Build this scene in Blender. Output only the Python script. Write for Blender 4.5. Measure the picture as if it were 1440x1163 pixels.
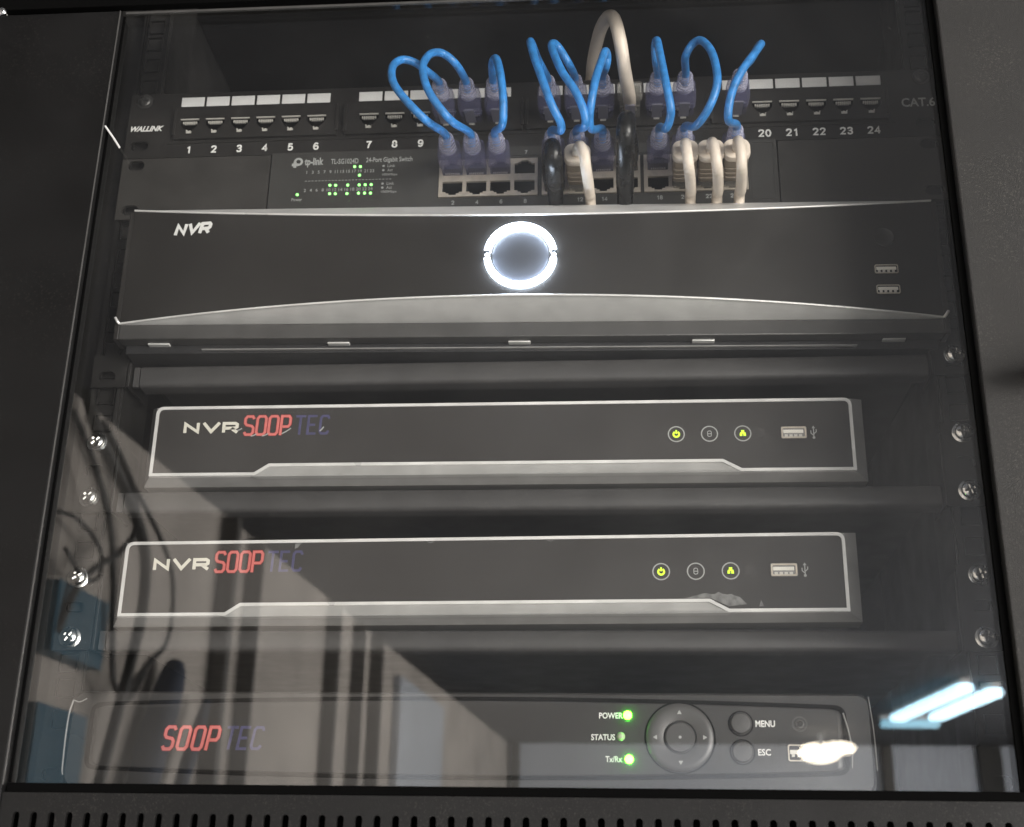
import bpy, bmesh, math, random
from mathutils import Vector, Matrix
random.seed(7)
for o in list(bpy.data.objects): bpy.data.objects.remove(o)
SC = bpy.context.scene
COL = SC.collection
MM = 0.001

# ------------------------------------------------------------------ camera
cam_d = bpy.data.cameras.new("camera"); cam = bpy.data.objects.new("camera", cam_d); COL.objects.link(cam)
SC.camera = cam
PITCH, YAW, ROLL = 0.37326, 0.08359, 0.01761
Mr = Matrix.Rotation(YAW, 3, 'Z') @ Matrix.Rotation(PITCH, 3, 'X')
r, f, u = Mr @ Vector((1,0,0)), Mr @ Vector((0,1,0)), Mr @ Vector((0,0,1))
cr = r*math.cos(ROLL) + u*math.sin(ROLL); cu = -r*math.sin(ROLL) + u*math.cos(ROLL)
R3 = Matrix((cr, cu, -f)).transposed()
cam.matrix_world = Matrix.Translation(Vector((51.33,-662.12,-245.17))*MM) @ R3.to_4x4()
cam_d.sensor_width = 36.0; cam_d.lens = 1850/1440*36.0
cam_d.clip_start = 0.01; cam_d.clip_end = 60
cam_d.dof.use_dof = True; cam_d.dof.focus_distance = 0.69; cam_d.dof.aperture_fstop = 15

# ------------------------------------------------------------------ world and lamps
W = bpy.data.worlds.new("World"); SC.world = W; W.use_nodes = True
bg = W.node_tree.nodes["Background"]; bg.inputs[0].default_value = (0.95, 0.97, 1.0, 1); bg.inputs[1].default_value = 0.32
def area(name, loc, target, sx, sy, power, col):
    d = bpy.data.lights.new(name, 'AREA'); d.shape = 'RECTANGLE'; d.size = sx; d.size_y = sy; d.energy = power; d.color = col
    o = bpy.data.objects.new(name, d); COL.objects.link(o); o.location = loc
    o.rotation_euler = (Vector(target)-Vector(loc)).to_track_quat('-Z', 'Y').to_euler()
    return o
area("front_fill", (1.2,-1.9,-0.80), (0.0,0.0,0.02), 1.4, .9, 38, (1.0,0.955,0.90))  # unseen soft fill added low in front to light the rack
area("room_fill", (3.7,-5.4,0.0), (-1.2,-5.4,0.25), 6.0, 1.7, 900, (1.0,0.965,0.92))  # area lamp added out of view to brighten the reflected walls
SC.view_settings.view_transform = 'Standard'; SC.view_settings.look = 'None'
SC.view_settings.exposure = 0.0; SC.view_settings.gamma = 1.0
SC.render.engine = 'CYCLES'
SC.cycles.use_adaptive_sampling = True; SC.cycles.adaptive_threshold = .02; SC.cycles.max_bounces = 5; SC.cycles.diffuse_bounces = 3; SC.cycles.glossy_bounces = 3; SC.cycles.transparent_max_bounces = 14

# ------------------------------------------------------------------ materials
MATS = {}
def mat(name, col, rough=0.5, metal=0.0, var=0.0, vscale=60, bump=0.0, bscale=900, emit=None, es=0.0, dust=0.0, dscale=500, coat=0.0, spec=0.5):
    m = bpy.data.materials.new(name); m.use_nodes = True; MATS[name] = m
    nt = m.node_tree; b = nt.nodes["Principled BSDF"]; L = nt.links.new
    b.inputs["Base Color"].default_value = (*col, 1); b.inputs["Roughness"].default_value = rough
    b.inputs["Metallic"].default_value = metal; b.inputs["Coat Weight"].default_value = coat
    b.inputs["Specular IOR Level"].default_value = spec
    if emit: b.inputs["Emission Color"].default_value = (*emit, 1); b.inputs["Emission Strength"].default_value = es
    if var or bump > .4 or dust: tc = nt.nodes.new("ShaderNodeTexCoord")
    colsock = None
    if var:
        n = nt.nodes.new("ShaderNodeTexNoise"); n.inputs["Scale"].default_value = vscale; n.inputs["Detail"].default_value = 2
        L(tc.outputs["Object"], n.inputs["Vector"])
        rp = nt.nodes.new("ShaderNodeMapRange"); rp.inputs[1].default_value = .3; rp.inputs[2].default_value = .7
        rp.inputs[3].default_value = 1-var; rp.inputs[4].default_value = 1+var
        L(n.outputs["Fac"], rp.inputs[0])
        mx = nt.nodes.new("ShaderNodeVectorMath"); mx.operation = 'SCALE'; mx.inputs[0].default_value = col
        L(rp.outputs[0], mx.inputs["Scale"]); colsock = mx.outputs[0]
        rr = nt.nodes.new("ShaderNodeMapRange"); rr.inputs[1].default_value = .3; rr.inputs[2].default_value = .7
        rr.inputs[3].default_value = max(.05, rough-.07); rr.inputs[4].default_value = min(1, rough+.07)
        L(n.outputs["Fac"], rr.inputs[0]); L(rr.outputs[0], b.inputs["Roughness"])
    if dust:
        v = nt.nodes.new("ShaderNodeTexNoise"); v.inputs["Scale"].default_value = dscale; v.inputs["Detail"].default_value = 1
        L(tc.outputs["Object"], v.inputs["Vector"])
        big = nt.nodes.new("ShaderNodeTexNoise"); big.inputs["Scale"].default_value = 22; big.inputs["Detail"].default_value = 1
        L(tc.outputs["Object"], big.inputs["Vector"])
        r1 = nt.nodes.new("ShaderNodeMapRange"); r1.inputs[1].default_value = .60; r1.inputs[2].default_value = .74
        L(v.outputs["Fac"], r1.inputs[0])
        r2 = nt.nodes.new("ShaderNodeMapRange"); r2.inputs[1].default_value = .38; r2.inputs[2].default_value = .66; r2.inputs[4].default_value = dust
        L(big.outputs["Fac"], r2.inputs[0])
        mu = nt.nodes.new("ShaderNodeMath"); mu.operation = 'MULTIPLY'; L(r1.outputs[0], mu.inputs[0]); L(r2.outputs[0], mu.inputs[1])
        mc = nt.nodes.new("ShaderNodeMix"); mc.data_type = 'RGBA'
        mc.inputs[6].default_value = (*col, 1); mc.inputs[7].default_value = (.26,.24,.21,1)
        if colsock: L(colsock, mc.inputs[6])
        L(mu.outputs[0], mc.inputs[0]); colsock = mc.outputs[2]
    if colsock: L(colsock, b.inputs["Base Color"])
    if bump > .4:
        n2 = nt.nodes.new("ShaderNodeTexNoise"); n2.inputs["Scale"].default_value = bscale; n2.inputs["Detail"].default_value = 1
        L(tc.outputs["Object"], n2.inputs["Vector"])
        bp = nt.nodes.new("ShaderNodeBump"); bp.inputs["Strength"].default_value = bump; bp.inputs["Distance"].default_value = .0006
        L(n2.outputs["Fac"], bp.inputs["Height"]); L(bp.outputs[0], b.inputs["Normal"])
    return m

mat('door_paint', (.0118,.0110,.0102), .66, 0, .25, 18, .7, 2200, dust=.18, dscale=1500, spec=.4)
mat('door_paint_smooth_shaded', (.0032,.0031,.0032), .55, 0, .12, 25, .18, 1600, dust=.03, dscale=900, spec=.22)  # left stile: same coat, its dimmer side put into a darker colour
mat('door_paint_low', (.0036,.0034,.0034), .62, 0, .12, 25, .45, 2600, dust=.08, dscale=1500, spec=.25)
mat('inner_paint', (.0090,.0085,.0080), .55, 0, .12, 40, spec=.3)
mat('rail_paint', (.013,.0123,.0116), .5, 0, .12, 60, spec=.35)
mat('shelf_paint', (.050,.0485,.0482), .45, 0, .08, 50, spec=.4, dust=.10, dscale=900)
mat('gasket', (.0015,.0015,.0015), .9, spec=.04)
mat('panel_black', (.016,.0148,.0138), .45, 0, .08, 60, spec=.35, dust=.06, dscale=900)
mat('module_black', (.018,.0166,.0155), .38, 0, .08, 60, spec=.4, dust=.06, dscale=900)
mat('switch_grey', (.036,.0352,.033), .50, 0, .06, 50, spec=.4)
mat('ear_grey', (.032,.0300,.0275), .48, 0, .08, 50, spec=.4)
mat('nvr_face', (.040,.0375,.0360), .36, 0, .05, 25, spec=.42)
mat('big_face', (.0215,.0198,.0182), .38, 0, .05, 25, spec=.42)
mat('dvr_face', (.034,.0325,.0315), .34, 0, .04, 25, spec=.42)
mat('silver', (.62,.615,.605), .42, .15, .08, 80)
mat('silver_bright', (.66,.655,.64), .34, .2, .10, 60)
mat('silver_mid', (.32,.318,.308), .42, .15, .08, 80)
mat('silver_dark', (.20,.195,.19), .42, .3, .1, 80)
mat('bezel_grey', (.25,.246,.24), .40, .25, .08, 80)
mat('bezel_dark', (.050,.0485,.047), .45, 0, .08, 80)
mat('chassis', (.016,.016,.017), .5, 0, .1, 40)
mat('zinc', (.80,.80,.78), .22, 1.0, .1, 300, .1, 900)
mat('recess', (.0035,.0035,.0035), .7, spec=.1)
mat('dark_screw', (.10,.098,.095), .35, .7)
mat('recess_deep', (.003,.003,.003), .7)
mat('port_metal', (.58,.52,.44), .38, .55, .1, 300)
mat('contact', (.62,.60,.55), .35, .3)
mat('label_paper', (.80,.80,.79), .55, 0, .03, 120)
mat('print_white', (.74,.74,.72), .5)
mat('print_grey', (.34,.35,.34), .5)
mat('print_beige', (.62,.60,.52), .45)
mat('print_red', (.56,.155,.14), .42, 0, .08, 400)
mat('print_red_dark', (.20,.012,.012), .5)
mat('print_blue', (.065,.062,.13), .42, 0, .15, 300)
mat('usb_tongue', (.72,.70,.64), .4)
mat('blue_cord', (.028,.19,.49), .40, 0, .22, 260)
mat('beige_cord', (.66,.58,.49), .42, 0, .05, 200, .08, 900)
mat('beige_boot_shaded', (.27,.225,.175), .45, 0, .06, 200)  # shadow and dirty brown of the boot bodies put into one colour
mat('black_cord', (.008,.008,.008), .30, 0, .1, 200, spec=.4)
mat('button', (.060,.058,.057), .38)
mat('film', (.15,.15,.147), .5, 0, .35, 300)
mat('disc_grey', (.065,.062,.060), .25)
mat('ring_disc', (.050,.055,.066), .4)
mat('led_off', (.42,.45,.33), .4)
mat('led_green', (.05,.3,.05), .4, emit=(.30,1.0,.22), es=3.2)
mat('led_icon', (.3,.4,.02), .4, emit=(.62,1.0,.05), es=1.3)
mat('led_bright', (.1,.5,.05), .4, emit=(.07,1.0,.010), es=85)
mat('ring_light', (.9,.9,.95), .4, emit=(.70,.82,1.0), es=56)
mat('tube_light', (.9,.9,.9), .4, emit=(.50,.82,1.0), es=17)
mat('lit_box_glow', (.5,.7,.8), .4, emit=(.30,.72,.95), es=4.2)  # emission in place of light falling on a blue box
mat('warm_bulb', (.9,.9,.8), .4, emit=(1.0,.88,.70), es=16)
mat('lamp_shade', (.75,.68,.55), .6, emit=(1.0,.86,.66), es=.5)
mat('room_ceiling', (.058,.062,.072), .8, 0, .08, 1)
mat('room_wall_left', (.47,.425,.385), .8, 0, .18, 3)
mat('room_wall_back', (.62,.66,.74), .8, 0, .06, 2)
mat('room_door', (.50,.53,.58), .6, 0, .1, 2)
mat('room_dark', (.022,.022,.022), .6)
mat('room_navy', (.03,.045,.08), .7)
mat('room_teal', (.020,.095,.15), .5)
mat('room_pipe', (.09,.085,.08), .5)

def clear_mat(name, tint, body, mixf):
    m = bpy.data.materials.new(name); m.use_nodes = True; MATS[name] = m
    nt = m.node_tree; nt.nodes.clear(); L = nt.links.new
    o = nt.nodes.new("ShaderNodeOutputMaterial"); t = nt.nodes.new("ShaderNodeBsdfTransparent"); t.inputs[0].default_value = (*tint,1)
    b = nt.nodes.new("ShaderNodeBsdfPrincipled"); b.inputs["Base Color"].default_value = (*body,1); b.inputs["Roughness"].default_value = .16
    b.inputs["Specular IOR Level"].default_value = .7
    lw = nt.nodes.new("ShaderNodeLayerWeight"); lw.inputs[0].default_value = .5
    ma = nt.nodes.new("ShaderNodeMath"); ma.operation = 'MULTIPLY_ADD'; ma.inputs[1].default_value = .45; ma.inputs[2].default_value = mixf; ma.use_clamp = True
    L(lw.outputs["Facing"], ma.inputs[0])
    mx = nt.nodes.new("ShaderNodeMixShader"); L(ma.outputs[0], mx.inputs[0]); L(t.outputs[0], mx.inputs[1]); L(b.outputs[0], mx.inputs[2]); L(mx.outputs[0], o.inputs[0])
clear_mat('clear_plug', (.93,.93,.98), (.21,.21,.34), .09)
clear_mat('clear_boot', (.94,.94,.98), (.52,.52,.64), .20)
clear_mat('clear_tab', (.90,.90,.96), (.30,.30,.37), .34)
clear_mat('clear_plain', (.92,.92,.90), (.42,.40,.36), .20)

def glass_mat(key, dusty):
    m = bpy.data.materials.new(key); m.use_nodes = True; MATS[key] = m
    nt = m.node_tree; nt.nodes.clear(); L = nt.links.new; N = nt.nodes.new
    o = N("ShaderNodeOutputMaterial"); t = N("ShaderNodeBsdfTransparent"); t.inputs[0].default_value = (.955,.955,.95,1)
    g = N("ShaderNodeBsdfGlossy"); g.inputs["Roughness"].default_value = 0.0; g.inputs[0].default_value = (1,1,1,1)
    d = N("ShaderNodeBsdfDiffuse"); d.inputs[0].default_value = (.55,.53,.50,1)
    lw = N("ShaderNodeLayerWeight"); lw.inputs[0].default_value = .5
    pw = N("ShaderNodeMath"); pw.operation = 'POWER'; pw.inputs[1].default_value = 5; L(lw.outputs["Facing"], pw.inputs[0])
    ma = N("ShaderNodeMath"); ma.operation = 'MULTIPLY_ADD'; ma.inputs[1].default_value = .95; ma.inputs[2].default_value = .055; L(pw.outputs[0], ma.inputs[0])
    mx = N("ShaderNodeMixShader"); L(ma.outputs[0], mx.inputs[0]); L(t.outputs[0], mx.inputs[1]); L(g.outputs[0], mx.inputs[2])
    if not dusty:
        L(mx.outputs[0], o.inputs[0]); return
    # dust film and wiped smudges on the pane
    tc = N("ShaderNodeTexCoord")
    n1 = N("ShaderNodeTexNoise"); n1.inputs["Scale"].default_value = 11; n1.inputs["Detail"].default_value = 2; n1.inputs["Distortion"].default_value = .8
    L(tc.outputs["Object"], n1.inputs["Vector"])
    r1 = N("ShaderNodeMapRange"); r1.inputs[1].default_value = .40; r1.inputs[2].default_value = .75; r1.inputs[3].default_value = .006; r1.inputs[4].default_value = .026
    L(n1.outputs["Fac"], r1.inputs[0])
    n2 = N("ShaderNodeTexNoise"); n2.inputs["Scale"].default_value = 420; n2.inputs["Detail"].default_value = 0
    L(tc.outputs["Object"], n2.inputs["Vector"])
    r2 = N("ShaderNodeMapRange"); r2.inputs[1].default_value = .80; r2.inputs[2].default_value = .84; r2.inputs[4].default_value = .06
    L(n2.outputs["Fac"], r2.inputs[0])
    ad = N("ShaderNodeMath"); ad.operation = 'ADD'; L(r1.outputs[0], ad.inputs[0]); L(r2.outputs[0], ad.inputs[1])
    m2 = N("ShaderNodeMixShader"); L(ad.outputs[0], m2.inputs[0]); L(mx.outputs[0], m2.inputs[1])
    tl = N("ShaderNodeBsdfTranslucent"); tl.inputs[0].default_value = (.80,.79,.78,1)
    dm = N("ShaderNodeMixShader"); dm.inputs[0].default_value = .65; L(d.outputs[0], dm.inputs[1]); L(tl.outputs[0], dm.inputs[2]); L(dm.outputs[0], m2.inputs[2])
    L(m2.outputs[0], o.inputs[0])
glass_mat('door_glass', False); glass_mat('door_glass_dusty', True)

# ------------------------------------------------------------------ mesh helpers (millimetres)
def _bevel_new(bm, verts, w, seg=2):
    es = set()
    for v in verts:
        for e in v.link_edges: es.add(e)
    bmesh.ops.bevel(bm, geom=list(es), offset=w, segments=seg, profile=.5, affect='EDGES', clamp_overlap=True)
class B:
    def __init__(s): s.bm = bmesh.new(); s.bev = False
    def box(s, x0,x1,y0,y1,z0,z1, bev=0, seg=2):
        vs = [s.bm.verts.new((x,y,z)) for x in (x0,x1) for y in (y0,y1) for z in (z0,z1)]
        for q in ((0,1,3,2),(4,6,7,5),(0,4,5,1),(2,3,7,6),(0,2,6,4),(1,5,7,3)): s.bm.faces.new([vs[i] for i in q])
        if bev: _bevel_new(s.bm, vs, bev, seg); s.bev = True
        return s
    def loft(s, rings, cap=True, closed=True):
        vr = [[s.bm.verts.new(p) for p in ring] for ring in rings]
        n = len(vr[0])
        for a,b in zip(vr, vr[1:]):
            for i in range(n if closed else n-1):
                j = (i+1)%n
                s.bm.faces.new((a[i],a[j],b[j],b[i]))
        if cap and closed:
            s.bm.faces.new(list(reversed(vr[0]))); s.bm.faces.new(vr[-1])
        return s
    def prism(s, poly, y0, y1):       # poly in XZ, between y0 (front) and y1
        return s.loft([[(x,y0,z) for x,z in poly],[(x,y1,z) for x,z in poly]])
    def cyl(s, c, r0, r1, length, axis='Y', n=20):
        rings = []
        for t,rr in ((0,r0),(1,r1)):
            ring = []
            for i in range(n):
                a = 2*math.pi*i/n; q = (rr*math.cos(a), rr*math.sin(a))
                if axis=='Y': ring.append((c[0]+q[0], c[1]+t*length, c[2]+q[1]))
                elif axis=='Z': ring.append((c[0]+q[0], c[1]+q[1], c[2]+t*length))
                else: ring.append((c[0]+t*length, c[1]+q[0], c[2]+q[1]))
            rings.append(ring)
        return s.loft(rings)
    def lathe(s, c, prof, n=24, sx=1, sz=1):       # prof: list of (r, y); axis Y
        rings = [[(c[0]+rr*sx*math.cos(2*math.pi*i/n), c[1]+y, c[2]+rr*sz*math.sin(2*math.pi*i/n)) for i in range(n)] for rr,y in prof]
        return s.loft(rings)
    def tube(s, pts, rad, n=12, sub=8, cap=True):
        P = catmull([Vector(p) for p in pts], sub) if sub else [Vector(p) for p in pts]
        t0 = (P[1]-P[0]).normalized(); nrm = t0.orthogonal().normalized(); rings = []
        for i,p in enumerate(P):
            t = (P[min(i+1,len(P)-1)]-P[max(i-1,0)]).normalized()
            nrm = (nrm - t*nrm.dot(t)).normalized(); bn = t.cross(nrm)
            rr = rad(i/(len(P)-1)) if callable(rad) else rad
            rings.append([tuple(p + (nrm*math.cos(2*math.pi*k/n)+bn*math.sin(2*math.pi*k/n))*rr) for k in range(n)])
        return s.loft(rings, cap)
    def plate(s, outer, holes, y0, y1):            # plate with real holes, XZ outline
        bm = s.bm
        def loop(poly, y):
            vs = [bm.verts.new((x,y,z)) for x,z in poly]
            return vs, [bm.edges.new((vs[i], vs[(i+1)%len(vs)])) for i in range(len(vs))]
        L0 = [loop(p,y0) for p in [outer]+holes]; L1 = [loop(p,y1) for p in [outer]+holes]
        bmesh.ops.triangle_fill(bm, edges=[e for l in L0 for e in l[1]], use_beauty=True)
        bmesh.ops.triangle_fill(bm, edges=[e for l in L1 for e in l[1]], use_beauty=True)
        for (a,_),(b,_) in zip(L0,L1):
            for i in range(len(a)):
                j=(i+1)%len(a); bm.faces.new((a[i],a[j],b[j],b[i]))
        return s
    def strip(s, poly, w, y0, y1, closed=False):   # flat stroke of width w along an XZ polyline
        n=len(poly); Lp=[];Rp=[]
        for i in range(n):
            p=Vector(poly[i])
            a=Vector(poly[i-1]) if (i>0 or closed) else None
            c=Vector(poly[(i+1)%n]) if (i<n-1 or closed) else None
            d1=(p-a).normalized() if a is not None else None; d2=(c-p).normalized() if c is not None else None
            if d1 is None: nn=Vector((-d2.y,d2.x)); k=1
            elif d2 is None: nn=Vector((-d1.y,d1.x)); k=1
            else:
                n1=Vector((-d1.y,d1.x)); n2=Vector((-d2.y,d2.x)); nn=(n1+n2)
                if nn.length<1e-4: nn=n1; k=1
                else: nn.normalize(); k=min(1.8,1/max(.3,nn.dot(n1)))
            Lp.append(p+nn*w*.5*k); Rp.append(p-nn*w*.5*k)
        rng = range(n if closed else n-1); bm=s.bm
        v=[[bm.verts.new((q.x,y,q.y)) for q in S] for S in (Lp,Rp) for y in (y0,y1)]   # L0 L1 R0 R1
        for i in rng:
            j=(i+1)%n
            bm.faces.new((v[0][i],v[0][j],v[2][j],v[2][i])); bm.faces.new((v[1][i],v[3][i],v[3][j],v[1][j]))
            bm.faces.new((v[0][i],v[1][i],v[1][j],v[0][j])); bm.faces.new((v[2][i],v[2][j],v[3][j],v[3][i]))
        if not closed:
            for i in (0,n-1): bm.faces.new((v[0][i],v[2][i],v[3][i],v[1][i]))
        return s
    def mesh(s, name, m, smooth=True, ang=35, scale=MM):
        bmesh.ops.recalc_face_normals(s.bm, faces=s.bm.faces)
        for v in s.bm.verts: v.co *= scale
        me = bpy.data.meshes.new(name); s.bm.to_mesh(me); s.bm.free()
        me.materials.append(MATS[m])
        if smooth:
            for p in me.polygons: p.use_smooth = True
            me.set_sharp_from_angle(angle=math.radians(min(ang,20) if s.bev else ang))
        return me
    def build(s, name, m, parent=None, smooth=True, ang=35):
        return link(name, s.mesh(name, m, smooth, ang), parent)
def link(name, me, parent=None, loc=None):
    o = bpy.data.objects.new(name, me); COL.objects.link(o)
    if parent: o.parent = parent
    if loc: o.location = Vector(loc)*MM
    return o
def catmull(P, sub):
    out=[]
    Q=[P[0]*2-P[1]]+P+[P[-1]*2-P[-2]]
    for i in range(1,len(Q)-2):
        a,b,c,d=Q[i-1:i+3]
        for k in range(sub):
            t=k/sub
            out.append(.5*((2*b)+(c-a)*t+(2*a-5*b+4*c-d)*t*t+(3*b-a-3*c+d)*t**3))
    out.append(P[-1]); return out
def rrect(x0,x1,z0,z1,r,n=4):
    pts=[]
    for cx,cz,a0 in ((x1-r,z1-r,0),(x0+r,z1-r,90),(x0+r,z0+r,180),(x1-r,z0+r,270)):
        for k in range(n+1):
            a=math.radians(a0+90*k/n); pts.append((cx+r*math.cos(a),cz+r*math.sin(a)))
    return pts
def circ(cx,cz,r,n=24): return [(cx+r*math.cos(2*math.pi*i/n),cz+r*math.sin(2*math.pi*i/n)) for i in range(n)]
def thing(name, label, cat, loc=(0,0,0), rot=(0,0,0), group=None):
    o = bpy.data.objects.new(name, None); COL.objects.link(o); o.empty_display_size=.02
    o.location = Vector(loc)*MM; o.rotation_euler = rot; return tag(o,label,cat,group)
def tag(o, label=None, cat=None, group=None, kind=None):
    for k,v in (('label',label),('category',cat),('group',group),('kind',kind)):
        if v: o[k]=v
    return o
def dup(root, **kw):
    c = root.copy(); COL.objects.link(c)
    for ch in root.children:
        d = ch.copy(); COL.objects.link(d); d.parent = c
        for g in ch.children:
            e = g.copy(); COL.objects.link(e); e.parent = d
    return c
TXT = {}
def text(name, s, x0, x1, z0, z1, y, m, parent, bold=.0, shear=0.0, depth=.12, curve=None):
    key=(s,bold,shear)
    if key not in TXT:
        cu = bpy.data.curves.new('t','FONT'); cu.body=s; cu.size=1; cu.offset=bold; cu.shear=shear; cu.resolution_u=3
        o = bpy.data.objects.new('t',cu); COL.objects.link(o)
        bpy.context.view_layer.update()
        dg = bpy.context.evaluated_depsgraph_get(); me = bpy.data.meshes.new_from_object(o.evaluated_get(dg))
        vs=[(v.co.x,v.co.y) for v in me.vertices]; fs=[tuple(p.vertices) for p in me.polygons]
        bpy.data.objects.remove(o); bpy.data.curves.remove(cu); bpy.data.meshes.remove(me)
        TXT[key]=(vs,fs)
    vs,fs = TXT[key]
    ax=min(v[0] for v in vs);bx=max(v[0] for v in vs);az=min(v[1] for v in vs);bz=max(v[1] for v in vs)
    if x1 is None:                      # keep the letters' own proportions
        k=(z1-z0)/(bz-az); w=(bx-ax)*k; x0,x1=x0-w/2,x0+w/2
    V=[(x0+(a-ax)/(bx-ax)*(x1-x0), z0+(b-az)/(bz-az)*(z1-z0)) for a,b in vs]
    me=bpy.data.meshes.new(name)
    yy=(lambda x:y) if curve is None else (lambda x: curve(x)+y)
    n=len(V); verts=[(x*MM,yy(x)*MM,z*MM) for x,z in V]
    me.from_pydata(verts,[],[tuple(f) for f in fs]); 
    bm=bmesh.new(); bm.from_mesh(me)
    r_=bmesh.ops.extrude_face_region(bm, geom=list(bm.faces))
    for v in [g for g in r_['geom'] if isinstance(g,bmesh.types.BMVert)]: v.co.y-=depth*MM
    bmesh.ops.recalc_face_normals(bm,faces=bm.faces)
    bm.to_mesh(me); bm.free(); me.materials.append(MATS[m])
    return link(name,me,parent)
STROKES={'S':(.62,[([(.62,.86),(.5,1),(.12,1),(0,.88),(0,.64),(.12,.53),(.5,.47),(.62,.36),(.62,.12),(.5,0),(.12,0),(0,.14)],0)]),
 'O':(.62,[([(.12,0),(.5,0),(.62,.12),(.62,.88),(.5,1),(.12,1),(0,.88),(0,.12)],1)]),
 'P':(.62,[([(0,-.05),(0,1),(.5,1),(.62,.88),(.62,.55),(.5,.42),(.06,.42)],0)]),
 'T':(.62,[([(-.06,1),(.68,1)],0),([(.31,.94),(.31,-.05)],0)]),
 'E':(.58,[([(.6,1),(0,1),(0,0),(.6,0)],0),([(.06,.5),(.5,.5)],0)]),
 'C':(.62,[([(.62,.84),(.5,1),(.12,1),(0,.88),(0,.12),(.12,0),(.5,0),(.62,.16)],0)])}
def ell(cx,cz,rx,rz,n=16): return [(cx+rx*math.cos(2*math.pi*i/n),cz+rz*math.sin(2*math.pi*i/n)) for i in range(n)]
_six=[(.57,.84),(.45,.97),(.29,1),(.1,.86),(0,.5),(.04,.2),(.15,.04),(.32,0),(.5,.06),(.6,.29),(.52,.51),(.33,.59),(.13,.51),(.03,.36)]
DIG={'0':[(ell(.3,.5,.3,.5),1)],'1':[([(.08,.76),(.36,.97),(.36,-.06)],0)],'2':[([(0,.74),(.06,.92),(.2,1),(.42,1),(.57,.9),(.6,.73),(.52,.56),(.05,.03),(.66,.03)],0)],
 '3':[([(0,.8),(.12,.97),(.3,1),(.5,.95),(.58,.77),(.48,.58),(.26,.53),(.5,.47),(.6,.27),(.5,.06),(.3,0),(.1,.04),(0,.22)],0)],
 '4':[([(.47,-.06),(.47,1),(0,.3),(.68,.3)],0)],'5':[([(.6,.99),(.12,.99),(.06,.5),(.2,.61),(.4,.62),(.57,.5),(.6,.3),(.52,.08),(.3,0),(.1,.04),(0,.2)],0)],
 '6':[(_six,0)],'7':[([(-.02,.98),(.6,.98),(.36,.55),(.24,-.06)],0)],'8':[(ell(.3,.75,.25,.25,12),1),(ell(.3,.26,.3,.26,12),1)],'9':[([(.6-a,1-c) for a,c in _six],0)],
 'N':[([(0,-.1),(0,1),(1.05,0),(1.05,1.1)],0)],'V':[([(-.05,1.1),(.6,.02),(1.25,1.1)],0)],'R':[([(0,-.1),(0,1),(.92,1),(1.08,.86),(1.08,.56),(.92,.42),(.1,.42)],0),([(.62,.4),(1.12,-.1)],0)]}
ADV={'N':1.55,'V':1.62,'R':1.4}
def block(name, word, xc, z0, h, y, m, parent, w=.2, gap=.36, shear=0, depth=.16, fit=None, curve=None):
    adv=[ADV.get(c,.6 if c!='1' else .45) for c in word]; tot=sum(adv)+gap*(len(word)-1)*(0 if word=='NVR' else 1)
    kx=h if fit is None else (fit[1]-fit[0])/(tot-.3); x=(xc-tot*kx/2) if fit is None else fit[0]+w*h*.5
    b=B()
    for c,a in zip(word,adv):
        for poly,cl in DIG[c]: b.strip([(x+q*kx+shear*r_*h, z0+r_*h) for q,r_ in poly], w*h, y-depth, y, bool(cl))
        x+=(a+(0 if word=='NVR' else gap))*kx
    if curve:
        for v in b.bm.verts: v.co.y+=curve(v.co.x)
    return b.build(name,m,parent,smooth=False)
def strokes(word, x0, z0, h, pitch, w, y, m, parent, name, shear=.04, depth=.15, rim=None):
    for i,ch in enumerate(word):
        wd,ss=STROKES[ch]; b=B(); rb=B()
        for poly,cl in ss:
            pts=[(x0+i*pitch+a*h*.74+shear*c*h, z0+c*h) for a,c in poly]
            b.strip(pts,w,y-depth,y,bool(cl))
            if rim: rb.strip(pts,w*1.35,y-depth*.5,y,bool(cl))
        o=b.build(name,m,parent,smooth=False)
        if rim: rb.build('letter_rim',rim,o,smooth=False)

# ------------------------------------------------------------------ room seen only in the glass
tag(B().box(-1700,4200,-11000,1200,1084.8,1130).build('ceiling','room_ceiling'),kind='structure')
def wallpt(t):  # along the left wall, t metres from its near end
    a=Vector((-1389.6,-2918.5)); d=(Vector((-795.9,-9846.6))-a); L=d.length; d/=L
    return a+d*t*1000, d
def wall_box(b, t0,t1, z0,z1, out0, out1):
    p,d=wallpt(0); n=Vector((-d.y,d.x))      # n points into the room (+X)
    if n.x<0: n=-n
    q=[p+d*t0*1000+n*out0, p+d*t1*1000+n*out0, p+d*t1*1000+n*out1, p+d*t0*1000+n*out1]
    b.loft([[(v.x,v.y,z0) for v in q],[(v.x,v.y,z1) for v in q]]); return b
tag(wall_box(B(),-2.6,6.95,-1500,1084.8,-60,0).build('left_wall','room_wall_left'),kind='structure')
tag(B().box(-1000,4200,-9960,-9847,-1500,1084.8).build('back_wall','room_wall_back'),kind='structure')

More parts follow.
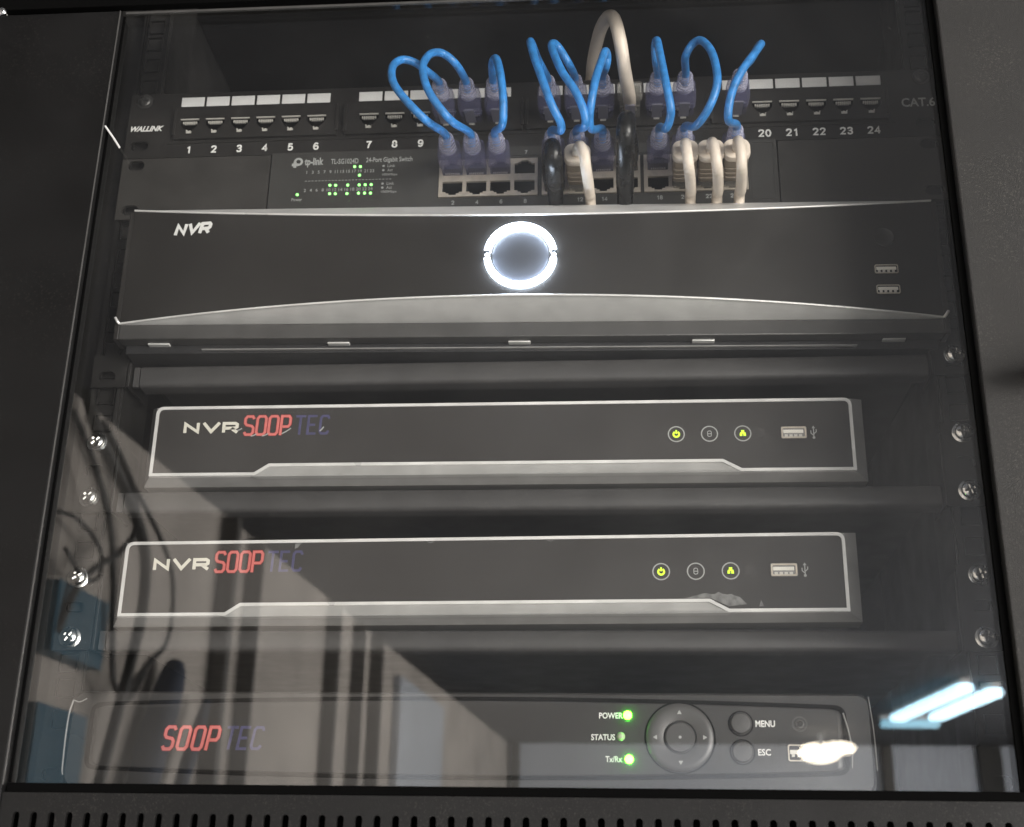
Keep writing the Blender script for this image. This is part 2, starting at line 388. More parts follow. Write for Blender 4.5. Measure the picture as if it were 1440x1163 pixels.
# ------------------------------------------------------------------ cabinet shell with rails
cab = thing('server_cabinet','black steel rack cabinet body enclosing the stacked recorders','cabinet',(0,0,-300))
def Z(z): return z+300      # local z of the cabinet
for s in (-1,1): B().box(s*262,s*290,-64,420,Z(-300),Z(420)).build('side_panel','inner_paint',cab)
B().box(-261,261,380,400,Z(-299),Z(419)).build('back_panel','inner_paint',cab)
B().box(-261,261,-64,379,Z(395),Z(418)).build('top_panel','inner_paint',cab)
B().box(-261,261,-64,379,Z(-299),Z(-280)).build('base_panel','inner_paint',cab)
HZ=[]
for k in range(-7,9):
    for d in (0,-15.875,-31.75): HZ.append(44.45*k+d)
HZ=[z for z in HZ if -270<z<380]
for s in (-1,1):
    outer=[(s*241,Z(-280)),(s*224.2,Z(-280)),(s*224.2,Z(395)),(s*241,Z(395))]
    holes=[[(s*232.5-4.6,Z(z)-4.6),(s*232.5+4.6,Z(z)-4.6),(s*232.5+4.6,Z(z)+4.6),(s*232.5-4.6,Z(z)+4.6)] for z in HZ]
    b=B().plate(outer,holes,0,2); b.box(s*232.5-7,s*232.5+7,4,5,Z(-280),Z(395)); b.box(s*224.2-.8,s*224.2+.8,2,40,Z(-280),Z(395)); b.box(s*241-1,s*241+1,2,60,Z(-280),Z(395))
    b.build('mounting_rail','rail_paint',cab,smooth=False)
    B().box(s*242.5,s*261,10,12,Z(-280),Z(395)).build('blanking_strip','inner_paint',cab)

# screw mesh: washer, domed head, cross recess
def make_screw():
    b=B(); b.lathe((0,0,0),[(5.6,0),(5.6,-.7),(4.7,-1.0),(4.4,-1.05),(4.4,-1.7),(3.9,-2.6),(3.0,-3.2),(1.6,-3.55),(.05,-3.65)],n=28)
    head=link('tmp',b.mesh('screw','zinc',scale=1))
    c=B(); q_,w_=2.7,.6; c.prism([(-w_,-q_),(w_,-q_),(w_,-w_),(q_,-w_),(q_,w_),(w_,w_),(w_,q_),(-w_,q_),(-w_,w_),(-q_,w_),(-q_,-w_),(-w_,-w_)],-4.6,-2.3)
    cut=link('tmpc',c.mesh('cut','zinc',smooth=False,scale=1))
    md=head.modifiers.new('b','BOOLEAN'); md.object=cut; md.operation='DIFFERENCE'; md.solver='EXACT'
    bpy.context.view_layer.update()
    me=bpy.data.meshes.new_from_object(head.evaluated_get(bpy.context.evaluated_depsgraph_get())); me.name='screw'; me.transform(Matrix.Scale(MM,4))
    bpy.data.objects.remove(head); bpy.data.objects.remove(cut)
    for p in me.polygons: p.use_smooth=True
    me.set_sharp_from_angle(angle=math.radians(32)); return me
SCREW=make_screw()
def screw(parent,x,y,z,ang=None):
    o=link('screw',SCREW,parent,(x,y,z)); o.rotation_euler=(random.uniform(-.12,.12),random.uniform(0,1.5) if ang is None else ang,random.uniform(-.15,.15)); return o

# ------------------------------------------------------------------ shelves
def shelf(name,label,ztop,zlip,ear_z0,ear_z1,screws,slots):
    t=thing(name,label,'shelf',(0,0,ztop))
    h=zlip-ztop
    # tray with a rolled front lip
    prof=[(300,0),(2,0),(-1.2,-.6),(-2.4,-2.0),(-2.4,h+2.2),(-1.6,h+.6),(0,h),(9,h),(9,h+1.3),(.6,h+1.3),(-.9,h+2.6),(-.9,-2.2),(.6,-1.5),(2,-1.4),(300,-1.4)]
    B().loft([[(-213,y,z) for y,z in prof],[(218.5,y,z) for y,z in prof]]).build('tray','shelf_paint',t,ang=60)
    for s in (-1,1):
        z0,z1=ear_z0-ztop,ear_z1-ztop
        outer=[(s*241,z0),(s*221,z0),(s*221,z1),(s*241,z1)]
        holes=[rrect(s*232.5-5,s*232.5+5,z-ztop-3.2,z-ztop+3.2,3.1) for z in slots]
        B().plate(outer,holes,-2.4,-.6).build('ear','rail_paint',t,smooth=False)
        xa,xb=(-221,-213.8) if s<0 else (219.3,221)
        pr=[(xa if s<0 else xb,-2.4),(xa if s<0 else xb,-.6)]
        # folded side cheek running back from the ear
        B().box(min(xa,xb)+.5,min(xa,xb)+2.3,-3.1,24,z0,min(z1,z0+40),.5).build('cheek','rail_paint',t)
        if s<0: B().box(-217.5,-213.9,-1.2,1.2,h+.4,-.6,.4).build('corner_fold','shelf_paint',t)
        for sx,z in screws:
            if sx==s: screw(t,s*232.5,-2.5,z-ztop)
    return t
shelf('rack_shelf','black rack shelf lip under the recorder with the glowing ring',46,33,33,52.5,[(1,44.45)],[39.5])
shelf('rack_shelf','black rack shelf lip under the upper silver-edged recorder',-28,-40,-40,5.5,[(-1,0),(-1,-31.75),(1,0),(1,-31.75)],[-16])
shelf('rack_shelf','black rack shelf lip under the lower silver-edged recorder',-103.5,-114.5,-114.5,-71,[(-1,-76.2),(-1,-107.95),(1,-76.2),(1,-107.95)],[-92])
shelf('rack_shelf','black rack shelf beneath the bottom recorder with the round pad',-188.5,-200,-200,-160,[],[-177,-190])

# ------------------------------------------------------------------ patch panel
pp=thing('patch_bay','black 24-port patch panel with white label strips at the top of the rack','patch panel',(0,0,182))
def zp(z): return z-182
XS=[]
for m0 in (-202.3,-92.8,15.8,124.1):
    XS+= [m0+15.55*i for i in range(6)]
JZ=203.2
def jack_outline(x,g=0):
    z=zp(JZ)
    return [(x-5.9,z+4.6),(x-5.9,z+1.0),(x-3.3,z-2.6),(x-1.9,z-3.6),(x-1.9,z-6.0),(x+1.9,z-6.0),(x+1.9,z-3.6),(x+3.3,z-2.6),(x+5.9,z+1.0),(x+5.9,z+4.6)]
slots=[rrect(s*232.5-5.5,s*232.5+5.5,zp(z)-3.2,zp(z)+3.2,3.1) for s in (-1,1) for z in (222.25,190.5)]
backs=[[(XS[6*k]-8.5,zp(195)),(XS[6*k+5]+8.5,zp(195)),(XS[6*k+5]+8.5,zp(213)),(XS[6*k]-8.5,zp(213))] for k in range(4)]
B().plate([(-241.3,zp(182)),(241.3,zp(182)),(241.3,zp(227.5)),(-241.3,zp(227.5))],slots+backs,-2,-.3).build('faceplate','panel_black',pp,smooth=False)
B().box(-215,215,-2.6,-2.05,zp(191.2),zp(192.0)).build('crease','panel_black',pp)
for k in range(4):
    x0,x1=XS[6*k]-14.2,XS[6*k+5]+14.2
    if k==0: x0=XS[0]-9
    if k==3: x1=XS[23]+9
    if k==0: x1=XS[5]+12.5
    b=B().plate([(x0,zp(193.5)),(x1,zp(193.5)),(x1,zp(215.6)),(x0,zp(215.6))],[jack_outline(XS[6*k+i]) for i in range(6)],-4.2,-2.05)
    mod=b.build('jack_module','module_black',pp,smooth=False)
    for xe in (x0,x1): B().box(xe-1.0,xe+1.0,-5.0,-4.25,zp(196),zp(214),.3).build('module_rib','module_black',mod)
ctm=B()
for j in range(8): ctm.box(-4.3+j*1.12,-3.65+j*1.12,-3.3,-2.2,.9+(.5 if j in (0,7) else 0),2.9)
CONT=ctm.mesh('contacts','contact',smooth=False)
nib=B(); nib.box(-1.6,1.6,-3.6,-2.0,-5.9,-4.0); nib.box(-2.2,-1.5,-2.6,-1.8,-3.9,-2.4); nib.box(1.5,2.2,-2.6,-1.8,-3.9,-2.4); nib.box(-.5,.5,-2.4,-1.8,-3.8,-2.8); NIB=nib.mesh('latch_notch','contact',smooth=False)
CUP=B().box(-6.2,6.2,-1.9,12,-6.4,5.0).mesh('jack','recess',smooth=False)
LIP=B().box(-5.7,5.7,-4.0,-3.0,3.8,4.45).mesh('jack_lip','contact',smooth=False)
# jack: hollow box behind each opening
def hollow():
    b=B(); bm=b.bm
    b.box(-6.2,6.2,11,12,-6.4,5.0); b.box(-7,-6.2,-1.8,12,-6.4,5.0); b.box(6.2,7,-1.8,12,-6.4,5.0); b.box(-6.2,6.2,-1.8,11,5.0,5.6); b.box(-6.2,6.2,-1.8,11,-7,-6.4)
    return b.mesh('jack','recess',smooth=False)
CUP=hollow()
LAB=B().box(-7.1,7.1,-2.45,-2.02,-3.3,3.3,.25,1).mesh('label_strip','label_paper',smooth=False)
for i,x in enumerate(XS):
    j=link('jack',CUP,pp,(x,0,zp(JZ)))
    link('contacts',CONT,j); link('latch_notch',NIB,j); link('jack_lip',LIP,j)
    link('label_strip',LAB,pp,(x,0,zp(220.8)))
    block('port_number',str(i+1),x+.6,zp(184.8),4.2,-2.03,'print_white',pp,w=.22)
text('maker_lettering','WALLINK',-239,-218.8,zp(200.8),zp(204.6),-2.03,'print_white',pp,bold=.03,shear=.35)
text('category_mark','CAT.6',219.6,238.6,zp(202.0),zp(208.0),-2.03,'print_grey',pp,bold=.02)
DSCREW=SCREW.copy(); DSCREW.materials.clear(); DSCREW.materials.append(MATS['dark_screw'])
for sx in (-232.5,232.5):
    o=screw(pp,sx,-2.2,zp(222.25)); o.data=DSCREW; o.scale=(.9,.6,.9)

# ------------------------------------------------------------------ switch
sw=thing('network_switch','dark grey 24-port network switch with green lights below the patch panel','network switch',(0,0,139))
def zs(z): return z-139
banks=[(-49.3,8.9,[-41.0,-27.0,-13.0,1.0]),(10.8,68.2,[18.5,32.5,46.5,60.5]),(69.6,129.4,[78,92,106,120])]
BZ0,BZ1=148.6,173.8
wins=[[(a,zs(BZ0)),(b_,zs(BZ0)),(b_,zs(BZ1)),(a,zs(BZ1))] for a,b_,_ in banks]
B().plate([(-149.6,zs(140.3)),(146.2,zs(140.3)),(146.2,zs(182)),(-149.6,zs(182))],wins,-3.2,-1).build('front_panel','switch_grey',sw,smooth=False)
B().box(-149,145.5,-.9,178,zs(140.6),zs(181.6)).bm.free()
b=B()
b.box(-149,145.5,20,178,zs(140.6),zs(181.6)); b.box(-149,145.5,-.9,20,zs(180.5),zs(181.6)); b.box(-149,145.5,-.9,20,zs(140.6),zs(141.6)); b.build('case','chassis',sw)
B().box(-50.5,131.5,-3.5,-3.22,zs(175.6),zs(176.4)).build('panel_line','switch_grey',sw)
B().plate(rrect(130.9,144.6,zs(142.5),zs(180.4),.8),[rrect(131.4,144.1,zs(143),zs(179.9),.6)],-3.5,-3.22).build('trim_line','switch_grey',sw,smooth=False)
for s,xa,xb in ((-1,-241,-150.6),(1,147.2,241)):
    hs=[rrect(s*232.5-5.2,s*232.5+5.2,zs(z)-3.2,zs(z)+3.2,3.1) for z in (176.5,146)]
    B().plate([(xa,zs(139.8)),(xb,zs(139.8)),(xb,zs(181.2)),(xa,zs(181.2))],hs,-2.6,-.6).build('ear','ear_grey',sw,smooth=False)
OPENB=[(-5.9,4.2),(-5.9,-2.6),(-3.9,-2.6),(-3.9,-3.5),(-2.2,-3.5),(-2.2,-4.6),(2.2,-4.6),(2.2,-3.5),(3.9,-3.5),(3.9,-2.6),(5.9,-2.6),(5.9,4.2)]
CAV=B()
CAV.box(-6.2,6.2,11,12,-4.8,4.8); CAV.box(-6.6,-6.2,-2.2,12,-4.8,4.8); CAV.box(6.2,6.6,-2.2,12,-4.8,4.8); CAV.box(-6.2,6.2,-2.2,11,4.6,4.8); CAV.box(-6.2,6.2,-2.2,11,-4.9,-4.7)
CAV=CAV.mesh('port','recess_deep',smooth=False)
for bi,(a,b_,cols) in enumerate(banks):
    hs=[]
    for x in cols:
        hs.append([(x+px,zs(154.6)+pz) for px,pz in OPENB]); hs.append([(x+px,zs(167.4)-pz) for px,pz in OPENB])
    bank=B().plate([(a+.3,zs(BZ0)+.3),(b_-.3,zs(BZ0)+.3),(b_-.3,zs(BZ1)-.3),(a+.3,zs(BZ1)-.3)],hs,-3.9,-2.2).build('port_bank','port_metal',sw,smooth=False)
    for ci,x in enumerate(cols):
        for zc,fl,num in ((154.6,1,bi*8+ci*2+2),(167.4,-1,bi*8+ci*2+1)):
            o=link('port',CAV,bank,(x,0,zs(zc))); o.scale=(1,1,fl)
            block('port_number',str(num),x+.6,zs(144.1 if fl>0 else 176.8),2.2,-3.22,'print_grey',sw,w=.2)
# printed lettering and indicator lights
text('maker_lettering','tp-link',-129.6,-118.4,zs(171.6),zs(178.1),-3.22,'print_grey',sw,bold=.03)
b=B(); b.strip([(-133.4+2.1*math.cos(a),zs(175.6)+2.1*math.sin(a)) for a in [math.radians(q) for q in range(-95,181,25)]],1.3,-3.36,-3.22)
b.strip([(-137.2,zs(173.6)),(-133.2,zs(173.6))],1.8,-3.37,-3.22); b.strip([(-135.4,zs(175.6)),(-135.4,zs(171.6))],1.8,-3.38,-3.22)
b.build('emblem','print_grey',sw,smooth=False)
text('model_lettering','TL-SG1024D',-113.8,-97.4,zs(173.4),zs(176.9),-3.22,'print_grey',sw,bold=.01)
text('type_lettering','24-Port Gigabit Switch',-92.8,-65.3,zs(173.0),zs(177.2),-3.22,'print_grey',sw,bold=.01)
lx=[-127.8+3.53*i for i in range(12)]
for i in range(12):
    text('light_number',str(2*i+1),lx[i],None,zs(167.2),zs(169.2),-3.22,'print_grey',sw)
    text('light_number',str(2*i+2),lx[i]-.3,None,zs(155.0),zs(157.0),-3.22,'print_grey',sw)
for z0,t_ in ((170.3,'Link'),(167.4,'Act'),(164.2,'1000Mbps'),(158.3,'Link'),(155.6,'Act'),(152.6,'1000Mbps')):
    w={'Link':4.4,'Act':3.2,'1000Mbps':9}[t_]
    text('key_lettering',t_,-79.8-(3 if w==9 else 0),-79.8-(3 if w==9 else 0)+w,zs(z0),zs(z0+1.9),-3.22,'print_grey',sw)
    if w<9: B().cyl((-82.2,-3.34,zs(z0+.9)),.75,.75,.1,n=10).build('key_dot','print_grey',sw)
text('power_lettering','Power',-135.6,-129.4,zs(148.9),zs(151.0),-3.22,'print_grey',sw)
b=B()
for i in range(26): b.box(-128.5+i*2,-127.3+i*2,-3.32,-3.22,zs(162.1),zs(162.4))
b.build('dashed_line','print_grey',sw,smooth=False)
LEDM=B().lathe((0,0,0),[(.86,0),(.82,-.3),(.5,-.5),(.05,-.6)],n=14).mesh('indicator_light','led_green')
for x,z in [(-99.4,171.2),(-96.0,171.1),(-96.2,165.3)]+[(-113.4,159.0),(-110,158.9),(-102.8,158.8),(-96.0,158.7),(-92.4,158.7),(-88.9,158.7)]+[(-113.2,153.3),(-109.8,153.2),(-102.9,153.1),(-96.1,153.2),(-92.5,153.1),(-89,153.0)]+[(-132.4,153.2)]:
    link('indicator_light',LEDM,sw,(x,-3.25,zs(z)))

# ------------------------------------------------------------------ recorder with the glowing ring
YAWB=-.024
bn=thing('video_recorder','wide black recorder with silver curved trim and a glowing white ring','recorder',(3,0,47),(0,0,-YAWB))
def zb(z): return z-47
XE=223.0
def fy(x): return -20-18*(1-min(1,abs(x)/XE)**2)
def ztop(x): return zb(132-16*(1-(abs(x)/XE)**2))
def zlow(x): return zb(61.0+6.4*(1-(abs(x)/XE)**2))
NX=48; xs=[-XE+2*XE*i/NX for i in range(NX+1)]
b=B(); bm=b.bm
a=[bm.verts.new((x,fy(x),ztop(x))) for x in xs]; c=[bm.verts.new((x,fy(x),zlow(x))) for x in xs]
for i in range(NX): bm.faces.new((a[i],a[i+1],c[i+1],c[i]))
c2=[bm.verts.new((x,-10,zb(61.5))) for x in xs]; a2=[bm.verts.new((x,-10,zb(131))) for x in xs]
for i in range(NX): bm.faces.new((a2[i],a2[i+1],a[i+1],a[i])); bm.faces.new((c[i],c[i+1],c2[i+1],c2[i]))
b.build('front_face','big_face',bn,ang=30)
def crescent(zf,zedge,name):
    b=B(); bm=b.bm
    p=[bm.verts.new((x,fy(x)-.05,zf(x))) for x in xs]; q=[bm.verts.new((x,-20,zedge)) for x in xs]
    sgn=1 if zedge>zb(100) else -1
    p2=[bm.verts.new((x,max(fy(x)+1.2,-19.2) if False else fy(x)+1.0,zf(x)-sgn*1.0)) for x in xs]
    for i in range(NX): bm.faces.new((p[i],p[i+1],q[i+1],q[i]))
    r_=[bm.verts.new((x,-12,zedge)) for x in xs]
    for i in range(NX): bm.faces.new((q[i],q[i+1],r_[i+1],r_[i]))
    for v in p2: bm.verts.remove(v)
    return b.build(name,'silver',bn,ang=25)
crescent(lambda x: ztop(x)+.1, zb(132.2),'upper_crescent'); crescent(lambda x: zlow(x)-.1, zb(60.8),'lower_crescent')
for zf in (ztop,zlow): B().tube([(x,fy(x)-.25,zf(x)) for x in xs],.62,n=8,sub=0).build('edge_trim','silver_bright',bn)
for s in (-1,1):
    B().tube([(s*XE,-20,zb(61)),(s*(XE+1.2),-21,zb(62.3)),(s*(XE+2.6),-20.5,zb(64.5))],.8,n=8,sub=4).build('trim_tip','silver_bright',bn)
    B().box(min(s*XE,s*(XE+3)),max(s*XE,s*(XE+3)),-19.5,-6,zb(52),zb(132),.6).build('bezel_end','big_face',bn)
B().box(-XE,XE,-19.6,-11,zb(51.8),zb(60.6),.7).build('lower_bezel','bezel_dark',bn)
B().box(-XE+2,XE-2,-10.5,20,zb(47.2),zb(130.6)).build('front_frame','chassis',bn)
B().box(-220,220,20.2,340,zb(47.2),zb(130)).build('chassis','chassis',bn)
B().box(-178,178,-12.6,-10.7,zb(48.4),zb(49.0)).build('frame_ridge','bezel_grey',bn)
for x in (-202,-102,-3,96.2,197.5):
    B().box(x-6,x+6,-14.2,-10.6,zb(51.0),zb(52.6),.3).build('vent_tab','silver_bright',bn)
block('recorder_lettering','NVR',0,zb(114.2),5.4,-.05,'print_white',bn,w=.36,shear=.22,fit=(-197.4,-178.0),curve=fy,depth=.25)
RC=(-1.8,zb(91.0))
def arc_ring(a0,a1,r0,r1,y,hgt,n=40):
    b=B(); rings=[]
    for i in range(n+1):
        a=math.radians(a0+(a1-a0)*i/n); ca,sa=math.cos(a),math.sin(a)
        pr=[(r0,y+.3),(r0,y-hgt*.6),(r0+.7,y-hgt),(r1-.7,y-hgt),(r1,y-hgt*.6),(r1,y+.3)]
        rings.append([(RC[0]+q*ca,w,RC[1]+q*sa) for q,w in pr])
    return b.loft(rings)
for a0,a1 in ((6.5,173.5),(186.5,353.5)): arc_ring(a0,a1,16.3,19.5,-38,2.6).build('light_ring','ring_light',bn)
for sg in (-1,1):
    for dz in (-1.75,1.75): B().box(RC[0]+sg*17.9-1.6,RC[0]+sg*17.9+1.6,-40.7,-37.6,RC[1]+dz-.28,RC[1]+dz+.28).build('ring_break','recess',bn)
for s in (-1,1): B().lathe((RC[0]+s*17.8,-38,RC[1]),[(1.15,.2),(1.15,-1.2),(.8,-1.5),(.05,-1.6)],n=14).build('ring_dot','ring_light',bn)
B().lathe((RC[0],-38,RC[1]),[(15.0,.2),(15.0,-.35),(14.6,-.5),(.05,-.5)],n=48).build('ring_centre','ring_disc',bn)
def usb(parent,x,y,z,w=12.5,h=5.2,tongue_up=True):
    u_=B().plate(rrect(x-w/2,x+w/2,z-h/2,z+h/2,.9),[rrect(x-w/2+.55,x+w/2-.55,z-h/2+.55,z+h/2-.55,.6)],y-.55,y+.2).build('usb_socket','port_metal',parent,smooth=False)
    B().box(x-w/2+.5,x+w/2-.5,y-.12,y+.1,z-h/2+.5,z+h/2-.5).build('socket_recess','recess_deep',u_)
    B().box(x-w/2+.9,x+w/2-1.1,y-.42,y-.13,z-.55,z+1.35,.12,1).build('tongue','usb_tongue',u_)
    b=B()
    for i in range(4): b.box(x-w/2+1.6+i*2.5,x-w/2+3.0+i*2.5,y-.36,y-.13,z-1.8,z-.6)
    b.build('contacts','contact',u_,smooth=False)
    return u_
for z in (87.3,75.2): usb(bn,194,fy(194)-.9,zb(z))
B().lathe((194.3,fy(194)-.6,zb(107)),[(5.7,.5),(5.7,-.3),(5.3,-.45),(5.0,-.25),(.05,-.25)],n=32).build('round_cap','big_face',bn)

# ------------------------------------------------------------------ the two silver-edged recorders
def recorder(label,loc,rotz,extra):
    t=thing('video_recorder',label,'recorder',loc,(0,0,rotz),'silver-edged recorders')
    # local: x from -192 to 192 about the middle, z 0 at the feet, front at y 0
    F=[(-191,45.6),(187,45.6),(187,4.8),(-191,4.8)]
    K=[(-195.4,47.4),(193.6,47.4),(193.6,1.2),(-195.4,1.2)]
    def ring(P,y): return [(x,y,z) for x,z in P]
    B().loft([ring(F,0),ring(K,6),ring(K,20)]).build('bezel','bezel_grey',t,smooth=False)
    B().box(-189,188,20.2,300,-2.4,45.4).build('chassis','chassis',t)
    out=rrect(-190,186.2,7,45.0,3.2,5)
    # outline follows the stepped lower edge
    P=[(-190,6.2),(-132.6,6.2),(-124.8,11.2),(118.0,11.2),(127.6,6.0),(186.2,6.0)]
    top=[(186.2,41.5)]+[(186.2-3.2+3.2*math.cos(math.radians(a)),41.8+3.2*math.sin(math.radians(a))) for a in (22,45,68,90)]+[(-190+3.2+3.2*math.cos(math.radians(a)),41.8+3.2*math.sin(math.radians(a))) for a in (90,112,135,158,180)]
    outline=P+top
    B().strip(outline,1.65,-1.2,.1,True).build('edge_trim','silver_bright',t)
    ucut=rrect(149.1,162.7,23.2,30.2,.8,3)
    B().plate(outline,[ucut],-.55,-.05).build('front_face','nvr_face',t,smooth=False)
    wp=[(-134.0,4.7),(-131.8,6.4),(-124.4,10.8),(117.8,10.8),(126.8,6.1),(128.6,4.7)]
    wb=[(-131.0,3.9),(-130.0,5.4),(-123.6,10.6),(117.0,10.6),(125.4,5.2),(126.4,3.9)]
    B().loft([[(x,-.45 if z>6 else -1.15,z) for x,z in wp],[(x,.9,z) for x,z in wb]]).build('silver_wedge','silver_mid',t,smooth=False)
    u_=B().plate(rrect(149.4,162.4,23.5,29.9,.8,3),[rrect(150.2,161.6,24.3,29.1,.5,3)],-.75,3.5).build('usb_socket','port_metal',t,smooth=False)
    B().box(149.5,162.3,3.5,4.2,23.6,29.8).build('socket_recess','recess_deep',u_)
    B().box(150.4,160.9,-.5,3.4,26.4,28.3,.15,1).build('tongue','usb_tongue',u_)
    b=B()
    for i in range(4): b.box(151.1+i*2.5,152.7+i*2.5,-.4,3,24.4,25.6)
    b.build('contacts','contact',u_,smooth=False)
    # usb trident mark
    x,z=166.2,26.6
    b=B(); b.strip([(x,z-3),(x,z+2.6)],.55,-.7,-.54); b.strip([(x,z-1.8),(x-1.4,z-.5),(x-1.4,z+1.0)],.5,-.71,-.54); b.strip([(x,z-1.0),(x+1.4,z+.3),(x+1.4,z+1.6)],.5,-.72,-.54)
    b.prism(circ(x,z-3,.75,10),-.73,-.54); b.prism([(x-.9,z+2.3),(x+.9,z+2.3),(x,z+3.7)],-.74,-.54); b.build('usb_mark','print_grey',t,smooth=False)
    for x in (94.2,111.7,129.2):
        B().plate(circ(x,26.4,4.5,36),[circ(x,26.4,3.9,36)],-.75,-.5).build('button_ring','print_grey',t,smooth=False)
    b=B(); b.strip([(94.2+1.5*math.cos(math.radians(a)),26.3+1.5*math.sin(math.radians(a))) for a in range(120,421,20)],.95,-.85,-.5); b.strip([(94.2,26.6),(94.2,28.6)],.8,-.86,-.5); b.build('power_icon','led_icon',t,smooth=False)
    b=B(); b.strip(rrect(110.7,112.7,24.9,28.0,.8,3),.38,-.7,-.5,True); b.strip([(110.7,26.4),(112.7,26.4)],.36,-.71,-.5); b.build('disk_icon','print_grey',t,smooth=False)
    b=B(); b.box(127.6,128.9,-.85,-.5,25.0,26.4); b.box(129.5,130.8,-.86,-.5,25.0,26.4); b.box(128.4,130.0,-.87,-.5,26.8,28.2); b.box(127.8,130.6,-.84,-.5,26.3,26.9); b.build('network_icon','led_icon',t,smooth=False)
    B().prism(circ(138.6,26.6,2.9,24),-.66,-.5).build('sensor_window','disc_grey',t)
    block('recorder_lettering','NVR',0,30.9,4.8,-.55,'print_beige',t,w=.36,fit=(-174.6,-145.4),depth=.2)
    strokes('SOOP',-140.6,29.0,10.6,6.75,1.35,-.56,'print_red',t,'red_letter',rim='print_red_dark')
    strokes('TEC',-112.2,29.2,10.2,6.8,1.3,-.56,'print_blue',t,'blue_letter')
    extra(t)
    return t
def scuffs1(t):
    for x0,z0,x1,z1 in ((-144.4,31.4,-141.8,32.6),(-136.5,28.0,-133.5,29.2),(-130.2,28.0,-127.0,29.4),(-119.5,29.2,-114.5,32.4),(-98.5,30.5,-96.4,33.0)):
        B().strip([(x0,z0),((x0+x1)/2,(z0+z1)/2-.2),(x1,z1)],.6,-.95,-.75).build('scratch','print_grey',t,smooth=False)
def scuffs2(t):
    random.seed(3)
    top=[(108+i*2.1, 12.6+random.uniform(1.8,3.4)*math.sin(math.pi*min(1,(i+.6)/13))) for i in range(13)]
    poly=[(104.6,12.5)]+top+[(136.6,9.2),(127.6,8.2),(118.6,12.5)]
    B().prism(poly,-.68,-.54).build('film_scrap','film',t,smooth=False)
    B().prism([(142.6,8.0),(143.6,11.4),(145.0,8.2)],-.7,-.54).build('film_scrap','film',t,smooth=False)
    B().prism([(-98.0,43.8),(-94.6,44.0),(-96.6,41.6),(-98.0,41.0)],-.75,-.54).build('film_scrap','film',t,smooth=False)
    for x in (-27,36): B().strip([(x,43.9),(x+1.6,43.2),(x+3.2,43.9)],.4,-.7,-.54).build('film_scrap','film',t,smooth=False)
recorder('black recorder with silver border and stepped lower edge, upper of the two alike',(-10.3,-1.5,-25.2),0.0,scuffs1)
recorder('black recorder with silver border and peeling film, lower of the two alike',(-20.2,-1.5,-100.9),-0.030,scuffs2)

# ------------------------------------------------------------------ bottom recorder
dv=thing('video_recorder','glossy black recorder with round navigation pad and green lights at the bottom','recorder',(-23,-30,-187),(0,0,0))
b=B()
# local x = X+23, z = Z+187
def ring2(x0,x1,z0,z1,y,r): return [(x,y,z) for x,z in rrect(x0,x1,z0,z1,r,5)]
b.loft([ring2(-191,190.5,2.5,46.0,.2,5),ring2(-193,192,1.5,47.2,2.0,6),ring2(-194,192.8,1,48,8,6),ring2(-194,192.8,1,48,26,6)]); b.build('fascia','dvr_face',dv,ang=30)
B().box(-188,188,26.2,290,1.5,47).build('chassis','chassis',dv)
for sx in (-150,150): B().cyl((sx,60,-1.4),9,9,2.8,'Z').build('foot','recess',dv)
pts=[]; n=36
for i in range(n+1):
    x=-181+360*i/n*1.0; uu=(2*i/n-1); pts.append((x,40.4+3.4*(1-uu*uu)))
pts2=[(x,51.2-z) for x,z in reversed(pts)]
def rcorner(P):
    out=[]
    for i,(x,z) in enumerate(P):
        a=Vector(P[i-1]);c=Vector((x,z));d=Vector(P[(i+1)%len(P)])
        d1=(a-c);d2=(d-c)
        if abs(d1.normalized().dot(d2.normalized()))<.6:
            rr=4.5
            p0=c+d1.normalized()*min(rr,d1.length*.9);p2=c+d2.normalized()*min(rr,d2.length*.9)
            for k in range(6):
                t=k/5; q=p0*(1-t)**2+c*2*t*(1-t)+p2*t*t; out.append((q.x,q.y))
        else: out.append((x,z))
    return out
outl=rcorner(pts+pts2)
B().strip(outl,2.2,-.35,.25,True).build('inset_groove','recess',dv)
B().prism(outl,-.5,.24).bm.free()
b=B(); 
inn=[(x*.988,25.6+(z-25.6)*.955) for x,z in outl]; b.loft([[(x,-.7,z) for x,z in [(x*.994,25.6+(z-25.6)*.97) for x,z in inn]],[(x,-.3,z) for x,z in inn],[(x,.3,z) for x,z in inn]]); b.build('inset_panel','dvr_face',dv,ang=20)
B().tube([(-191.2,-.6,42.5),(-192.6,-.4,36),(-192.9,-.2,24),(-192.4,-.2,10),(-191.8,-.2,7)],.5,n=8,sub=4).build('edge_trim','silver_dark',dv)
B().tube([(-191.2,-.6,42.5),(-188,-.7,41.6),(-184.5,-.7,43.2)],.3,n=8,sub=4).build('edge_trim','silver_mid',dv)
B().tube([(178.6,-.6,38),(180.4,-.6,30),(181.4,-.5,22),(181.0,-.5,13)],.35,n=8,sub=4).build('edge_trim','silver_mid',dv)
B().tube([(190.9,.2,45.5),(192.2,.4,30),(192.4,.3,12)],.25,n=8,sub=4).build('edge_trim','silver_mid',dv)
strokes('SOOP',-144.4,19.4,10.4,7.2,1.4,-.72,'print_red',dv,'red_letter',shear=.16,rim='print_red_dark')
strokes('TEC',-114.2,19.8,10.0,6.6,1.3,-.72,'print_blue',dv,'blue_letter',shear=.16)
for s_,x0,x1,z in (('POWER',65.2,76.4,36.2),('STATUS',61.4,72.6,26.2),('Tx/Rx',68.0,75.8,16.2)):
    text('light_lettering',s_,x0,x1,z-1.4,z+1.4,-.71,'print_white',dv,bold=.02)
